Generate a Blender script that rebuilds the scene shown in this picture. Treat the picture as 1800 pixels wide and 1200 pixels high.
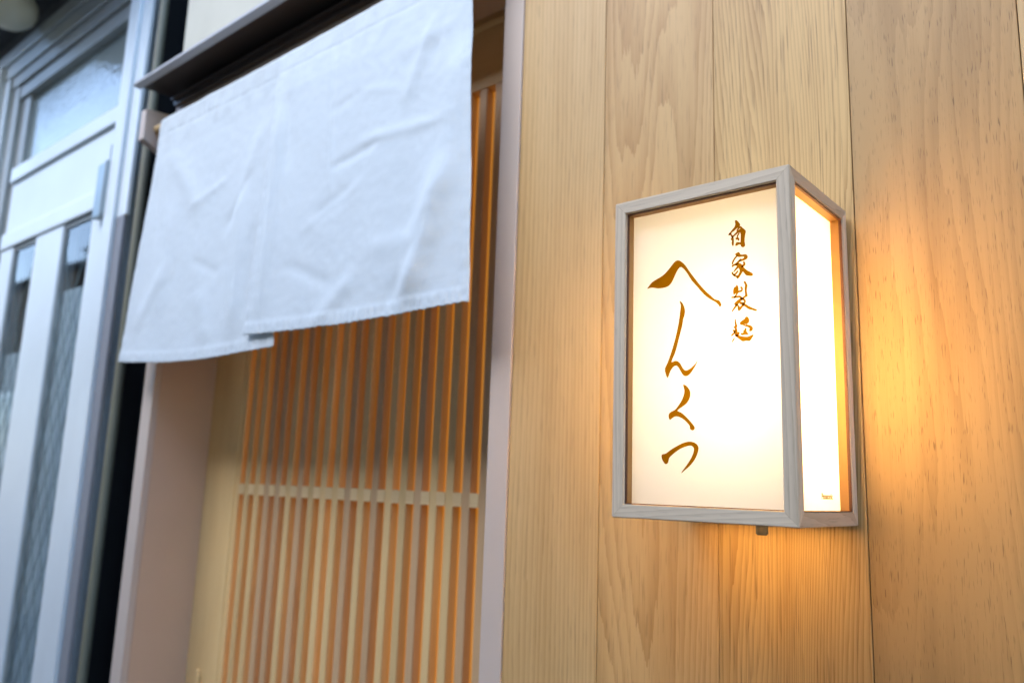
import bpy, bmesh, math, random
from mathutils import Vector, noise
from mathutils.geometry import tessellate_polygon
random.seed(7)
for o in list(bpy.data.objects): bpy.data.objects.remove(o)
SC = bpy.context.scene
COL = SC.collection

# ------------------------------------------------------------------ camera, sky, sun, exposure
cam_d = bpy.data.cameras.new('camera'); cam = bpy.data.objects.new('camera', cam_d); COL.objects.link(cam)
cam.location = (0.41692, -0.78645, 1.35269)
cam.rotation_euler = (1.7502773, -0.0348600, 0.6997335)
cam_d.lens = 28.4066; cam_d.sensor_width = 36; cam_d.clip_start = 0.02; cam_d.clip_end = 500
cam_d.dof.use_dof = True; cam_d.dof.focus_distance = 0.70; cam_d.dof.aperture_fstop = 4.8
cam_d.dof.aperture_blades = 9
SC.camera = cam

SUN_EL, SUN_AZ = math.radians(46), math.radians(196)      # azimuth clockwise from +Y
world = bpy.data.worlds.new('World'); SC.world = world; world.use_nodes = True
nt = world.node_tree; nt.nodes.clear()
sky = nt.nodes.new('ShaderNodeTexSky'); sky.sky_type = 'NISHITA'; sky.sun_disc = False
sky.sun_elevation = SUN_EL; sky.sun_rotation = SUN_AZ
sky.air_density = 1.0; sky.dust_density = 0.6; sky.ozone_density = 2.0
bg = nt.nodes.new('ShaderNodeBackground'); bg.inputs['Strength'].default_value = 0.15
wo = nt.nodes.new('ShaderNodeOutputWorld')
nt.links.new(sky.outputs[0], bg.inputs['Color']); nt.links.new(bg.outputs[0], wo.inputs['Surface'])

sun_d = bpy.data.lights.new('sun', 'SUN'); sun = bpy.data.objects.new('sun', sun_d); COL.objects.link(sun)
sun_d.energy = 0.55; sun_d.angle = math.radians(36); sun_d.color = (1.0, 0.985, 0.96)
sdir = Vector((math.sin(SUN_AZ) * math.cos(SUN_EL), math.cos(SUN_AZ) * math.cos(SUN_EL), math.sin(SUN_EL)))
sun.rotation_euler = sdir.to_track_quat('Z', 'Y').to_euler(); sun.location = (0, -6, 12)

vs = SC.view_settings
vs.view_transform = 'Standard'; vs.look = 'None'; vs.gamma = 1.0; vs.use_curve_mapping = False
vs.exposure = 2.12
SC.cycles.use_denoising = True
SC.cycles.max_bounces = 10; SC.cycles.diffuse_bounces = 6; SC.cycles.transmission_bounces = 8; SC.cycles.transparent_max_bounces = 12
SC.cycles.sample_clamp_indirect = 8.0

# ------------------------------------------------------------------ materials
def new_mat(name):
    m = bpy.data.materials.new(name); m.use_nodes = True
    n = m.node_tree.nodes; b = n['Principled BSDF']
    return m, m.node_tree, n, m.node_tree.links, b

def node(n, t, **kw):
    x = n.new(t)
    for k, v in kw.items():
        if k in x.inputs: x.inputs[k].default_value = v
        else: setattr(x, k, v)
    return x

def math_node(n, l, op, a, b=None, c=None, clamp=False):
    x = n.new('ShaderNodeMath'); x.operation = op; x.use_clamp = clamp
    for i, v in enumerate((a, b, c)):
        if v is None: continue
        if isinstance(v, (int, float)): x.inputs[i].default_value = v
        else: l.new(v, x.inputs[i])
    return x.outputs[0]

def mix_col(n, l, fac, a, b, blend='MIX'):
    x = n.new('ShaderNodeMix'); x.data_type = 'RGBA'; x.blend_type = blend
    for i, v in ((0, fac), (6, a), (7, b)):
        if isinstance(v, (int, float)): x.inputs[i].default_value = v
        elif isinstance(v, tuple): x.inputs[i].default_value = v + (1,) if len(v) == 3 else v
        else: l.new(v, x.inputs[i])
    return x.outputs[2]

def coords(n, l, scale, swap=None):
    """object coordinates with a random offset for every object, so no two pieces repeat"""
    tc = n.new('ShaderNodeTexCoord'); oi = n.new('ShaderNodeObjectInfo')
    sep = n.new('ShaderNodeCombineXYZ')
    for i, k in enumerate((37.0, 53.0, 71.0)):
        l.new(math_node(n, l, 'MULTIPLY', oi.outputs['Random'], k), sep.inputs[i])
    add = n.new('ShaderNodeVectorMath'); add.operation = 'ADD'
    l.new(tc.outputs['Object'], add.inputs[0]); l.new(sep.outputs[0], add.inputs[1])
    def scaled(s):
        mp = n.new('ShaderNodeVectorMath'); mp.operation = 'MULTIPLY'
        l.new(add.outputs[0], mp.inputs[0]); mp.inputs[1].default_value = s
        return mp.outputs[0]
    return scaled, oi

def wood(name, light, dark, axis='z', ring=10.0, wob=0.5, pore=0.5, pore_len=55, tint=0.12, rough=0.5, fine=1.0, bump=0.12, pth=0.60, psc=700, ringc=0.5, blot=0.9):
    """axis = along the grain; ring = growth rings over the board, wob = how far they wander (cathedrals)"""
    m, t, n, l, b = new_mat(name)
    scaled, oi = coords(n, l, None)
    def sv(a, g):           # across / along the grain
        return {'z': (a, a, g), 'x': (g, a, a), 'y': (a, g, a)}[axis]
    # growth rings: contour lines of a stretched noise field
    fld = node(n, 'ShaderNodeTexNoise', Scale=1.0, Detail=2.0, Roughness=0.4); l.new(scaled(sv(7.0, 0.75)), fld.inputs['Vector'])
    jag = node(n, 'ShaderNodeTexNoise', Scale=1.0, Detail=3.0, Roughness=0.6); l.new(scaled(sv(130, 5)), jag.inputs['Vector'])
    sx = n.new('ShaderNodeSeparateXYZ'); l.new(scaled((1, 1, 1)), sx.inputs[0])
    across = {'z': 'X', 'x': 'Z', 'y': 'X'}[axis]
    ph = math_node(n, l, 'MULTIPLY_ADD', sx.outputs[across], float(ring), math_node(n, l, 'MULTIPLY', fld.outputs['Fac'], float(wob)))
    ph = math_node(n, l, 'MULTIPLY_ADD', jag.outputs['Fac'], 0.9, ph)
    saw = math_node(n, l, 'FRACT', ph)
    saw = math_node(n, l, 'POWER', saw, 1.7)
    # fine fibres
    fib = node(n, 'ShaderNodeTexNoise', Scale=1.0, Detail=4.0, Roughness=0.65); l.new(scaled(sv(420, 5)), fib.inputs['Vector'])
    blo = node(n, 'ShaderNodeTexNoise', Scale=1.0, Detail=2.0, Roughness=0.5); l.new(scaled(sv(22, 3.0)), blo.inputs['Vector'])
    por = node(n, 'ShaderNodeTexNoise', Scale=1.0, Detail=1.0, Roughness=0.4); l.new(scaled(sv(psc, pore_len)), por.inputs['Vector'])
    pr = node(n, 'ShaderNodeMapRange'); l.new(por.outputs['Fac'], pr.inputs[0])
    pr.inputs[1].default_value = pth; pr.inputs[2].default_value = pth + 0.09
    # pores gather on the ring lines
    pfac = math_node(n, l, 'MULTIPLY', pr.outputs[0], math_node(n, l, 'MULTIPLY_ADD', saw, 0.6, 0.5), clamp=True)
    f = math_node(n, l, 'MULTIPLY_ADD', saw, ringc, math_node(n, l, 'MULTIPLY', math_node(n, l, 'SUBTRACT', fib.outputs['Fac'], 0.35), 0.55 * fine))
    f = math_node(n, l, 'ADD', f, math_node(n, l, 'MULTIPLY', math_node(n, l, 'SUBTRACT', blo.outputs['Fac'], 0.5), blot), clamp=True)
    c = mix_col(n, l, f, light, dark)
    c = mix_col(n, l, math_node(n, l, 'MULTIPLY', pfac, pore), c, tuple(x * 0.38 for x in dark))
    # each piece a little lighter or darker
    v = math_node(n, l, 'MULTIPLY_ADD', oi.outputs['Random'], tint * 2, 1 - tint)
    hs = node(n, 'ShaderNodeHueSaturation'); l.new(c, hs.inputs['Color']); l.new(v, hs.inputs['Value'])
    l.new(hs.outputs[0], b.inputs['Base Color'])
    l.new(math_node(n, l, 'MULTIPLY_ADD', fib.outputs['Fac'], 0.25, rough - 0.12), b.inputs['Roughness'])
    bp = node(n, 'ShaderNodeBump', Strength=bump, Distance=0.0006)
    hgt = math_node(n, l, 'SUBTRACT', math_node(n, l, 'MULTIPLY', fib.outputs['Fac'], 0.5), pfac)
    l.new(hgt, bp.inputs['Height']); l.new(bp.outputs[0], b.inputs['Normal'])
    return m

def paint(name, col, rough=0.5, var=0.08, sc=6.0, metallic=0.0, bump=0.0, streak=None, spec=0.5, tint=0.0):
    m, t, n, l, b = new_mat(name)
    scaled, oi = coords(n, l, None)
    a = node(n, 'ShaderNodeTexNoise', Scale=1.0, Detail=4.0, Roughness=0.6); l.new(scaled((sc, sc, sc if not streak else streak)), a.inputs['Vector'])
    f = math_node(n, l, 'MULTIPLY', math_node(n, l, 'SUBTRACT', a.outputs['Fac'], 0.3), 1.6, clamp=True)
    c = mix_col(n, l, f, tuple(min(1, x * (1 + var)) for x in col), tuple(x * (1 - 2 * var) for x in col))
    if tint:
        hs = node(n, 'ShaderNodeHueSaturation'); l.new(c, hs.inputs['Color'])
        l.new(math_node(n, l, 'MULTIPLY_ADD', oi.outputs['Random'], tint * 2, 1 - tint), hs.inputs['Value']); c = hs.outputs[0]
    l.new(c, b.inputs['Base Color'])
    b.inputs['Metallic'].default_value = metallic; b.inputs['Specular IOR Level'].default_value = spec
    l.new(math_node(n, l, 'MULTIPLY_ADD', a.outputs['Fac'], 0.15, rough - 0.07), b.inputs['Roughness'])
    if bump:
        g = node(n, 'ShaderNodeTexNoise', Scale=1.0, Detail=3.0); l.new(scaled((260, 260, 260)), g.inputs['Vector'])
        bp = node(n, 'ShaderNodeBump', Strength=bump, Distance=0.001); l.new(g.outputs['Fac'], bp.inputs['Height']); l.new(bp.outputs[0], b.inputs['Normal'])
    return m

OAK_L, OAK_D = (0.60, 0.385, 0.185), (0.43, 0.235, 0.092)
M = {}
HL, HD = (0.63, 0.43, 0.215), (0.46, 0.275, 0.11)
M['oak_straight'] = wood('oak_straight', (0.63, 0.425, 0.195), (0.43, 0.245, 0.08), ring=150, wob=8, pore=0.3, pore_len=26, tint=0.03, ringc=0.5)
M['oak_cathedral'] = wood('oak_cathedral', (0.60, 0.38, 0.158), (0.38, 0.195, 0.055), ring=52, wob=28, pore=0.35, pore_len=30, tint=0.03, ringc=0.52, blot=1.3)
M['oak_rift'] = wood('oak_rift', (0.63, 0.405, 0.16), (0.33, 0.165, 0.042), ring=190, wob=52, pore=0.5, pore_len=20, tint=0.03, ringc=0.62, blot=1.3)
M['oak_flat'] = wood('oak_flat', (0.46, 0.275, 0.105), (0.23, 0.115, 0.03), ring=30, wob=26, pore=0.55, pore_len=70, tint=0.03, fine=0.9, pth=0.62, psc=1000, ringc=0.3, blot=1.9)
M['ash_z'] = wood('ash_z', (0.74, 0.62, 0.465), (0.46, 0.36, 0.245), 'z', ring=150, wob=34, pore=0.2, tint=0.06, ringc=0.45)
M['ash_x'] = wood('ash_x', (0.74, 0.62, 0.465), (0.46, 0.36, 0.245), 'x', ring=150, wob=34, pore=0.2, tint=0.06, ringc=0.45)
M['ash_y'] = wood('ash_y', (0.60, 0.45, 0.31), (0.42, 0.29, 0.18), 'y', ring=230, wob=30, pore=0.3, tint=0.06)  # same ash, tanner: warm bounce on the side bars put into the colour
M['cedar_z'] = wood('cedar_z', (0.78, 0.57, 0.28), (0.64, 0.42, 0.18), 'z', ring=200, wob=10, pore=0.1, tint=0.12)
M['cedar_pink'] = wood('cedar_pink', (0.64, 0.435, 0.245), (0.50, 0.315, 0.16), 'z', ring=200, wob=10, pore=0.1, tint=0.08)
M['cedar_x'] = wood('cedar_x', (0.72, 0.51, 0.26), (0.58, 0.38, 0.165), 'x', ring=200, wob=10, pore=0.1, tint=0.06)
M['cedar_pale'] = wood('cedar_pale', (0.84, 0.64, 0.36), (0.70, 0.49, 0.24), 'x', ring=200, wob=10, pore=0.1, tint=0.05)
M['casing'] = paint('casing', (0.60, 0.50, 0.43), rough=0.5, var=0.03, bump=0.04)
M['reveal_warm_bounce'] = paint('reveal_warm_bounce', (0.62, 0.45, 0.33), rough=0.55, var=0.05, sc=4, bump=0.05)  # same paint as the casing, with warm bounce light put into the colour
M['wall_cream'] = paint('wall_cream', (0.58, 0.57, 0.48), rough=0.8, var=0.06, bump=0.3)
M['brown_metal'] = paint('brown_metal', (0.045, 0.036, 0.032), rough=0.32, var=0.08, spec=0.5)
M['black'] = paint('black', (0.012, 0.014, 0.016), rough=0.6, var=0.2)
M['white_paint'] = paint('white_paint', (0.72, 0.80, 0.84), rough=0.36, var=0.06, sc=2.5)
M['alu_grey'] = paint('alu_grey', (0.40, 0.42, 0.41), rough=0.4, var=0.06, metallic=0.3)
M['grey_strip'] = paint('grey_strip', (0.27, 0.28, 0.31), rough=0.4, var=0.05)
M['alu_track'] = paint('alu_track', (0.54, 0.58, 0.58), rough=0.35, var=0.06, metallic=0.4)
M['hinge'] = paint('hinge', (0.33, 0.40, 0.43), rough=0.35, var=0.06, metallic=0.5)
M['label_dark'] = paint('label_dark', (0.05, 0.09, 0.09), rough=0.5)
M['pipe'] = paint('pipe', (0.22, 0.22, 0.16), rough=0.5, var=0.05)
M['knob'] = paint('knob', (0.02, 0.018, 0.016), rough=0.45)
M['soffit'] = paint('soffit', (0.13, 0.14, 0.15), rough=0.7, var=0.1)
M['lamp_white'] = paint('lamp_white', (0.62, 0.60, 0.47), rough=0.3, var=0.02)
M['asphalt'] = paint('asphalt', (0.09, 0.082, 0.074), rough=0.9, var=0.2, sc=3, bump=0.6)
M['box_white'] = paint('box_white', (0.85, 0.82, 0.76), rough=0.7, var=0.01)
M['facade_a'] = paint('facade_a', (0.25, 0.20, 0.155), rough=0.85, var=0.08, sc=1.2)
M['facade_b'] = paint('facade_b', (0.25, 0.18, 0.115), rough=0.85, var=0.08, sc=1.2)
M['roof'] = paint('roof', (0.12, 0.13, 0.14), rough=0.7, var=0.1)

def glass_dark(name, col, rough, bump=0.0, bscale=200):
    m, t, n, l, b = new_mat(name)
    b.inputs['Base Color'].default_value = col + (1,); b.inputs['Roughness'].default_value = rough
    b.inputs['Specular IOR Level'].default_value = 0.9; b.inputs['IOR'].default_value = 1.65
    scaled, oi = coords(n, l, None)
    a = node(n, 'ShaderNodeTexNoise', Scale=1.0, Detail=2.0); l.new(scaled((1.5, 1.5, 1.1)), a.inputs['Vector'])
    c = mix_col(n, l, math_node(n, l, 'MULTIPLY', math_node(n, l, 'SUBTRACT', a.outputs['Fac'], 0.35), 2.2, clamp=True), col, tuple(min(1, x * 2.6) for x in col))
    l.new(c, b.inputs['Base Color'])
    if bump:
        g = node(n, 'ShaderNodeTexVoronoi', Scale=1.0); l.new(scaled((bscale,) * 3), g.inputs['Vector'])
        bp = node(n, 'ShaderNodeBump', Strength=bump, Distance=0.001); l.new(g.outputs['Distance'], bp.inputs['Height']); l.new(bp.outputs[0], b.inputs['Normal'])
    return m
M['glass_transom'] = glass_dark('glass_transom', (0.20, 0.24, 0.24), 0.08, 0.6, 90)
M['glass_door'] = glass_dark('glass_door', (0.12, 0.18, 0.22), 0.03)

M['lip_highlight'] = paint('lip_highlight', (0.50, 0.51, 0.53), rough=0.3, var=0.05)  # pale grey paints the sky's highlight along the brown canopy's lip
M['net'] = paint('net', (0.36, 0.48, 0.55), rough=0.9, var=0.12, sc=14)
m, t, n, l, b = new_mat('glass_clear'); n.remove(b)
tr = n.new('ShaderNodeBsdfTransparent'); tr.inputs[0].default_value = (0.96, 0.98, 0.99, 1)
gl = n.new('ShaderNodeBsdfGlossy'); gl.inputs['Roughness'].default_value = 0.02
fr = n.new('ShaderNodeLayerWeight'); fr.inputs[0].default_value = 0.5
sch = math_node(n, l, 'MULTIPLY_ADD', math_node(n, l, 'POWER', fr.outputs['Facing'], 4.0), 0.9, 0.06)
mx = n.new('ShaderNodeMixShader'); l.new(sch, mx.inputs[0]); l.new(tr.outputs[0], mx.inputs[1]); l.new(gl.outputs[0], mx.inputs[2])
l.new(mx.outputs[0], n['Material Output'].inputs['Surface'])
M['glass_clear'] = m

# glowing paper behind the lattice (lit from indoors)
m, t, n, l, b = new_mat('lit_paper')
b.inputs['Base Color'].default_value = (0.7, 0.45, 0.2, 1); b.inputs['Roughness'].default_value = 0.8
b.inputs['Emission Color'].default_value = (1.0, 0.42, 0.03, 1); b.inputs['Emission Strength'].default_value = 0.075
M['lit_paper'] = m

# lamp diffuser: white acrylic sheet passing the bulb's light
def diffuser(name, tr, df, wt):
    m, t, n, l, b = new_mat(name)
    n.remove(b); out = n['Material Output']
    a = n.new('ShaderNodeBsdfTranslucent'); a.inputs[0].default_value = tr + (1,)
    d = n.new('ShaderNodeBsdfDiffuse'); d.inputs[0].default_value = df + (1,)
    mx = n.new('ShaderNodeMixShader'); mx.inputs[0].default_value = wt
    l.new(a.outputs[0], mx.inputs[1]); l.new(d.outputs[0], mx.inputs[2])
    g = n.new('ShaderNodeBsdfGlossy'); g.inputs['Roughness'].default_value = 0.25
    m2 = n.new('ShaderNodeMixShader'); m2.inputs[0].default_value = 0.03
    l.new(mx.outputs[0], m2.inputs[1]); l.new(g.outputs[0], m2.inputs[2]); l.new(m2.outputs[0], out.inputs['Surface'])
    return m
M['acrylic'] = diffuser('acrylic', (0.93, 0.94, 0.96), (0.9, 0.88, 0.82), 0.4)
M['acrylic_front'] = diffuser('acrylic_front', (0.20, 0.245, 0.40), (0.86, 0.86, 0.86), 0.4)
M['acrylic_clear'] = diffuser('acrylic_clear', (0.98, 0.96, 0.92), (0.9, 0.88, 0.82), 0.25)
M['acrylic_rim'] = diffuser('acrylic_rim', (0.8, 0.42, 0.03), (0.6, 0.32, 0.05), 0.35)
M['gap_shade_print'] = paint('gap_shade_print', (0.10, 0.03, 0.012), rough=0.6, var=0.05)  # dark brown painting the shaded gap round the panels, also the maker's print
M['panel_glow_tone'] = paint('panel_glow_tone', (0.36, 0.18, 0.045), rough=0.5, var=0.05)  # amber of the panel's glow, painted onto the inner frame faces
M['inner_white'] = paint('inner_white', (0.85, 0.84, 0.80), rough=0.7, var=0.0)
m, t, n, l, b = new_mat('letter_film'); n.remove(b)
tr = n.new('ShaderNodeBsdfTransparent'); tr.inputs[0].default_value = (0.27, 0.122, 0.001, 1)
df = n.new('ShaderNodeBsdfDiffuse'); df.inputs[0].default_value = (0.25, 0.10, 0.01, 1)
mx = n.new('ShaderNodeMixShader'); mx.inputs[0].default_value = 0.06
l.new(tr.outputs[0], mx.inputs[1]); l.new(df.outputs[0], mx.inputs[2]); l.new(mx.outputs[0], n['Material Output'].inputs['Surface'])
M['letter_film'] = m
m, t, n, l, b = new_mat('bulb_glow')
b.inputs['Base Color'].default_value = (1, 1, 1, 1)
b.inputs['Emission Color'].default_value = (1.0, 0.59, 0.19, 1); b.inputs['Emission Strength'].default_value = 13.0
M['bulb_glow'] = m

# white cotton
m, t, n, l, b = new_mat('cotton')
scaled, oi = coords(n, l, None)
w1 = node(n, 'ShaderNodeTexWave', Scale=330.0, Distortion=0.6, Detail=1.0); w1.bands_direction = 'X'
w2 = node(n, 'ShaderNodeTexWave', Scale=330.0, Distortion=0.6, Detail=1.0); w2.bands_direction = 'Z'
l.new(scaled((1, 1, 1)), w1.inputs['Vector']); l.new(scaled((1, 1, 1)), w2.inputs['Vector'])
slub = node(n, 'ShaderNodeTexNoise', Scale=1.0, Detail=4.0, Roughness=0.7); l.new(scaled((40, 40, 260)), slub.inputs['Vector'])
blot = node(n, 'ShaderNodeTexNoise', Scale=9.0, Detail=4.0, Roughness=0.6); l.new(scaled((1, 1, 1)), blot.inputs['Vector'])
hgt = math_node(n, l, 'ADD', math_node(n, l, 'ADD', w1.outputs['Fac'], w2.outputs['Fac']), math_node(n, l, 'MULTIPLY', slub.outputs['Fac'], 2.0))
bp = node(n, 'ShaderNodeBump', Strength=0.25, Distance=0.0006); l.new(hgt, bp.inputs['Height'])
c = mix_col(n, l, slub.outputs['Fac'], (0.74, 0.83, 0.88), (0.68, 0.77, 0.82))
c = mix_col(n, l, math_node(n, l, 'MULTIPLY', blot.outputs['Fac'], 0.25), c, (0.70, 0.735, 0.76))
l.new(c, b.inputs['Base Color']); b.inputs['Roughness'].default_value = 0.85
b.inputs['Sheen Weight'].default_value = 0.15
tl = n.new('ShaderNodeBsdfTranslucent'); l.new(c, tl.inputs[0]); l.new(bp.outputs[0], tl.inputs['Normal']); l.new(bp.outputs[0], b.inputs['Normal'])
mx = n.new('ShaderNodeMixShader'); mx.inputs[0].default_value = 0.06
l.new(b.outputs[0], mx.inputs[1]); l.new(tl.outputs[0], mx.inputs[2]); l.new(mx.outputs[0], n['Material Output'].inputs['Surface'])
M['cotton'] = m

# ------------------------------------------------------------------ builders
def thing(name, label, cat, loc=(0, 0, 0), group=None):
    o = bpy.data.objects.new(name, None); COL.objects.link(o); o.location = loc; o.empty_display_size = 0.05
    o['label'] = label; o['category'] = cat
    if group: o['group'] = group
    return o

def world_of(p):
    v = Vector((0, 0, 0))
    while p is not None: v += Vector(p.location); p = p.parent
    return v

def link(name, mesh, mat, parent=None, loc=(0, 0, 0)):
    """loc is the world position of the mesh's own origin"""
    o = bpy.data.objects.new(name, mesh); COL.objects.link(o)
    if mat is not None and not mesh.materials: mesh.materials.append(M[mat] if isinstance(mat, str) else mat)
    if parent is not None:
        o.parent = parent; o.location = Vector(loc) - world_of(parent)
    else: o.location = loc
    return o

def bm_box(bm, x0, x1, y0, y1, z0, z1):
    r = bmesh.ops.create_cube(bm, size=1.0)
    for v in r['verts']:
        v.co = Vector(((x0 + x1) / 2 + v.co.x * (x1 - x0), (y0 + y1) / 2 + v.co.y * (y1 - y0), (z0 + z1) / 2 + v.co.z * (z1 - z0)))
    return r['verts']

def to_mesh(bm, name, smooth=False):
    bmesh.ops.recalc_face_normals(bm, faces=bm.faces)
    me = bpy.data.meshes.new(name); bm.to_mesh(me); bm.free()
    if smooth: me.shade_smooth()
    return me

def box(name, mat, parent, x0, x1, y0, y1, z0, z1, bev=0.0, seg=2):
    c = Vector(((x0 + x1) / 2, (y0 + y1) / 2, (z0 + z1) / 2))
    bm = bmesh.new(); bm_box(bm, x0 - c.x, x1 - c.x, y0 - c.y, y1 - c.y, z0 - c.z, z1 - c.z)
    if bev: bmesh.ops.bevel(bm, geom=list(bm.edges), offset=bev, segments=seg, profile=0.6, affect='EDGES')
    return link(name, to_mesh(bm, name), mat, parent, c)

def boxes(name, mat, parent, lst, bev=0.0):
    """several boxes that make one part"""
    x0, x1 = min(b[0] for b in lst), max(b[1] for b in lst); y0, y1 = min(b[2] for b in lst), max(b[3] for b in lst)
    z0, z1 = min(b[4] for b in lst), max(b[5] for b in lst); c = Vector(((x0 + x1) / 2, (y0 + y1) / 2, (z0 + z1) / 2))
    bm = bmesh.new()
    for b in lst:
        vs_ = bm_box(bm, b[0] - c.x, b[1] - c.x, b[2] - c.y, b[3] - c.y, b[4] - c.z, b[5] - c.z)
        if bev:
            ed = list({e for v in vs_ for e in v.link_edges})
            bmesh.ops.bevel(bm, geom=ed, offset=bev, segments=1, affect='EDGES')
    return link(name, to_mesh(bm, name), mat, parent, c)

def prism(name, mat, parent, poly, axis, a0, a1, bev=0.0):
    """extrude a closed outline along an axis; poly gives the two other coordinates in x,y,z order"""
    ctr = [sum(p[i] for p in poly) / len(poly) for i in (0, 1)]; am = (a0 + a1) / 2
    def P(p, a):
        q = [p[0] - ctr[0], p[1] - ctr[1]]; q.insert('xyz'.index(axis), a - am); return q
    bm = bmesh.new()
    A = [bm.verts.new(P(p, a0)) for p in poly]; B = [bm.verts.new(P(p, a1)) for p in poly]
    bm.faces.new(A); bm.faces.new(B[::-1])
    for i in range(len(poly)): bm.faces.new((A[i], A[(i + 1) % len(poly)], B[(i + 1) % len(poly)], B[i]))
    if bev: bmesh.ops.bevel(bm, geom=list(bm.edges), offset=bev, segments=1, affect='EDGES')
    c = [ctr[0], ctr[1]]; c.insert('xyz'.index(axis), am)
    return link(name, to_mesh(bm, name), mat, parent, c)

def cyl(name, mat, parent, c, r, h, axis='z', seg=24, bev=0.0, r2=None):
    bm = bmesh.new(); bmesh.ops.create_cone(bm, cap_ends=True, segments=seg, radius1=r, radius2=r2 if r2 else r, depth=h)
    if bev: bmesh.ops.bevel(bm, geom=[e for e in bm.edges if len(e.link_faces) == 2 and any(len(f.verts) > 4 for f in e.link_faces)], offset=bev, segments=2, affect='EDGES')
    if axis != 'z':
        for v in bm.verts: v.co = Vector((v.co.z, v.co.x, v.co.y)) if axis == 'x' else Vector((v.co.y, v.co.z, v.co.x))
    me = to_mesh(bm, name); me.shade_smooth(); me.set_sharp_from_angle(angle=math.radians(40))
    return link(name, me, mat, parent, c)

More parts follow.
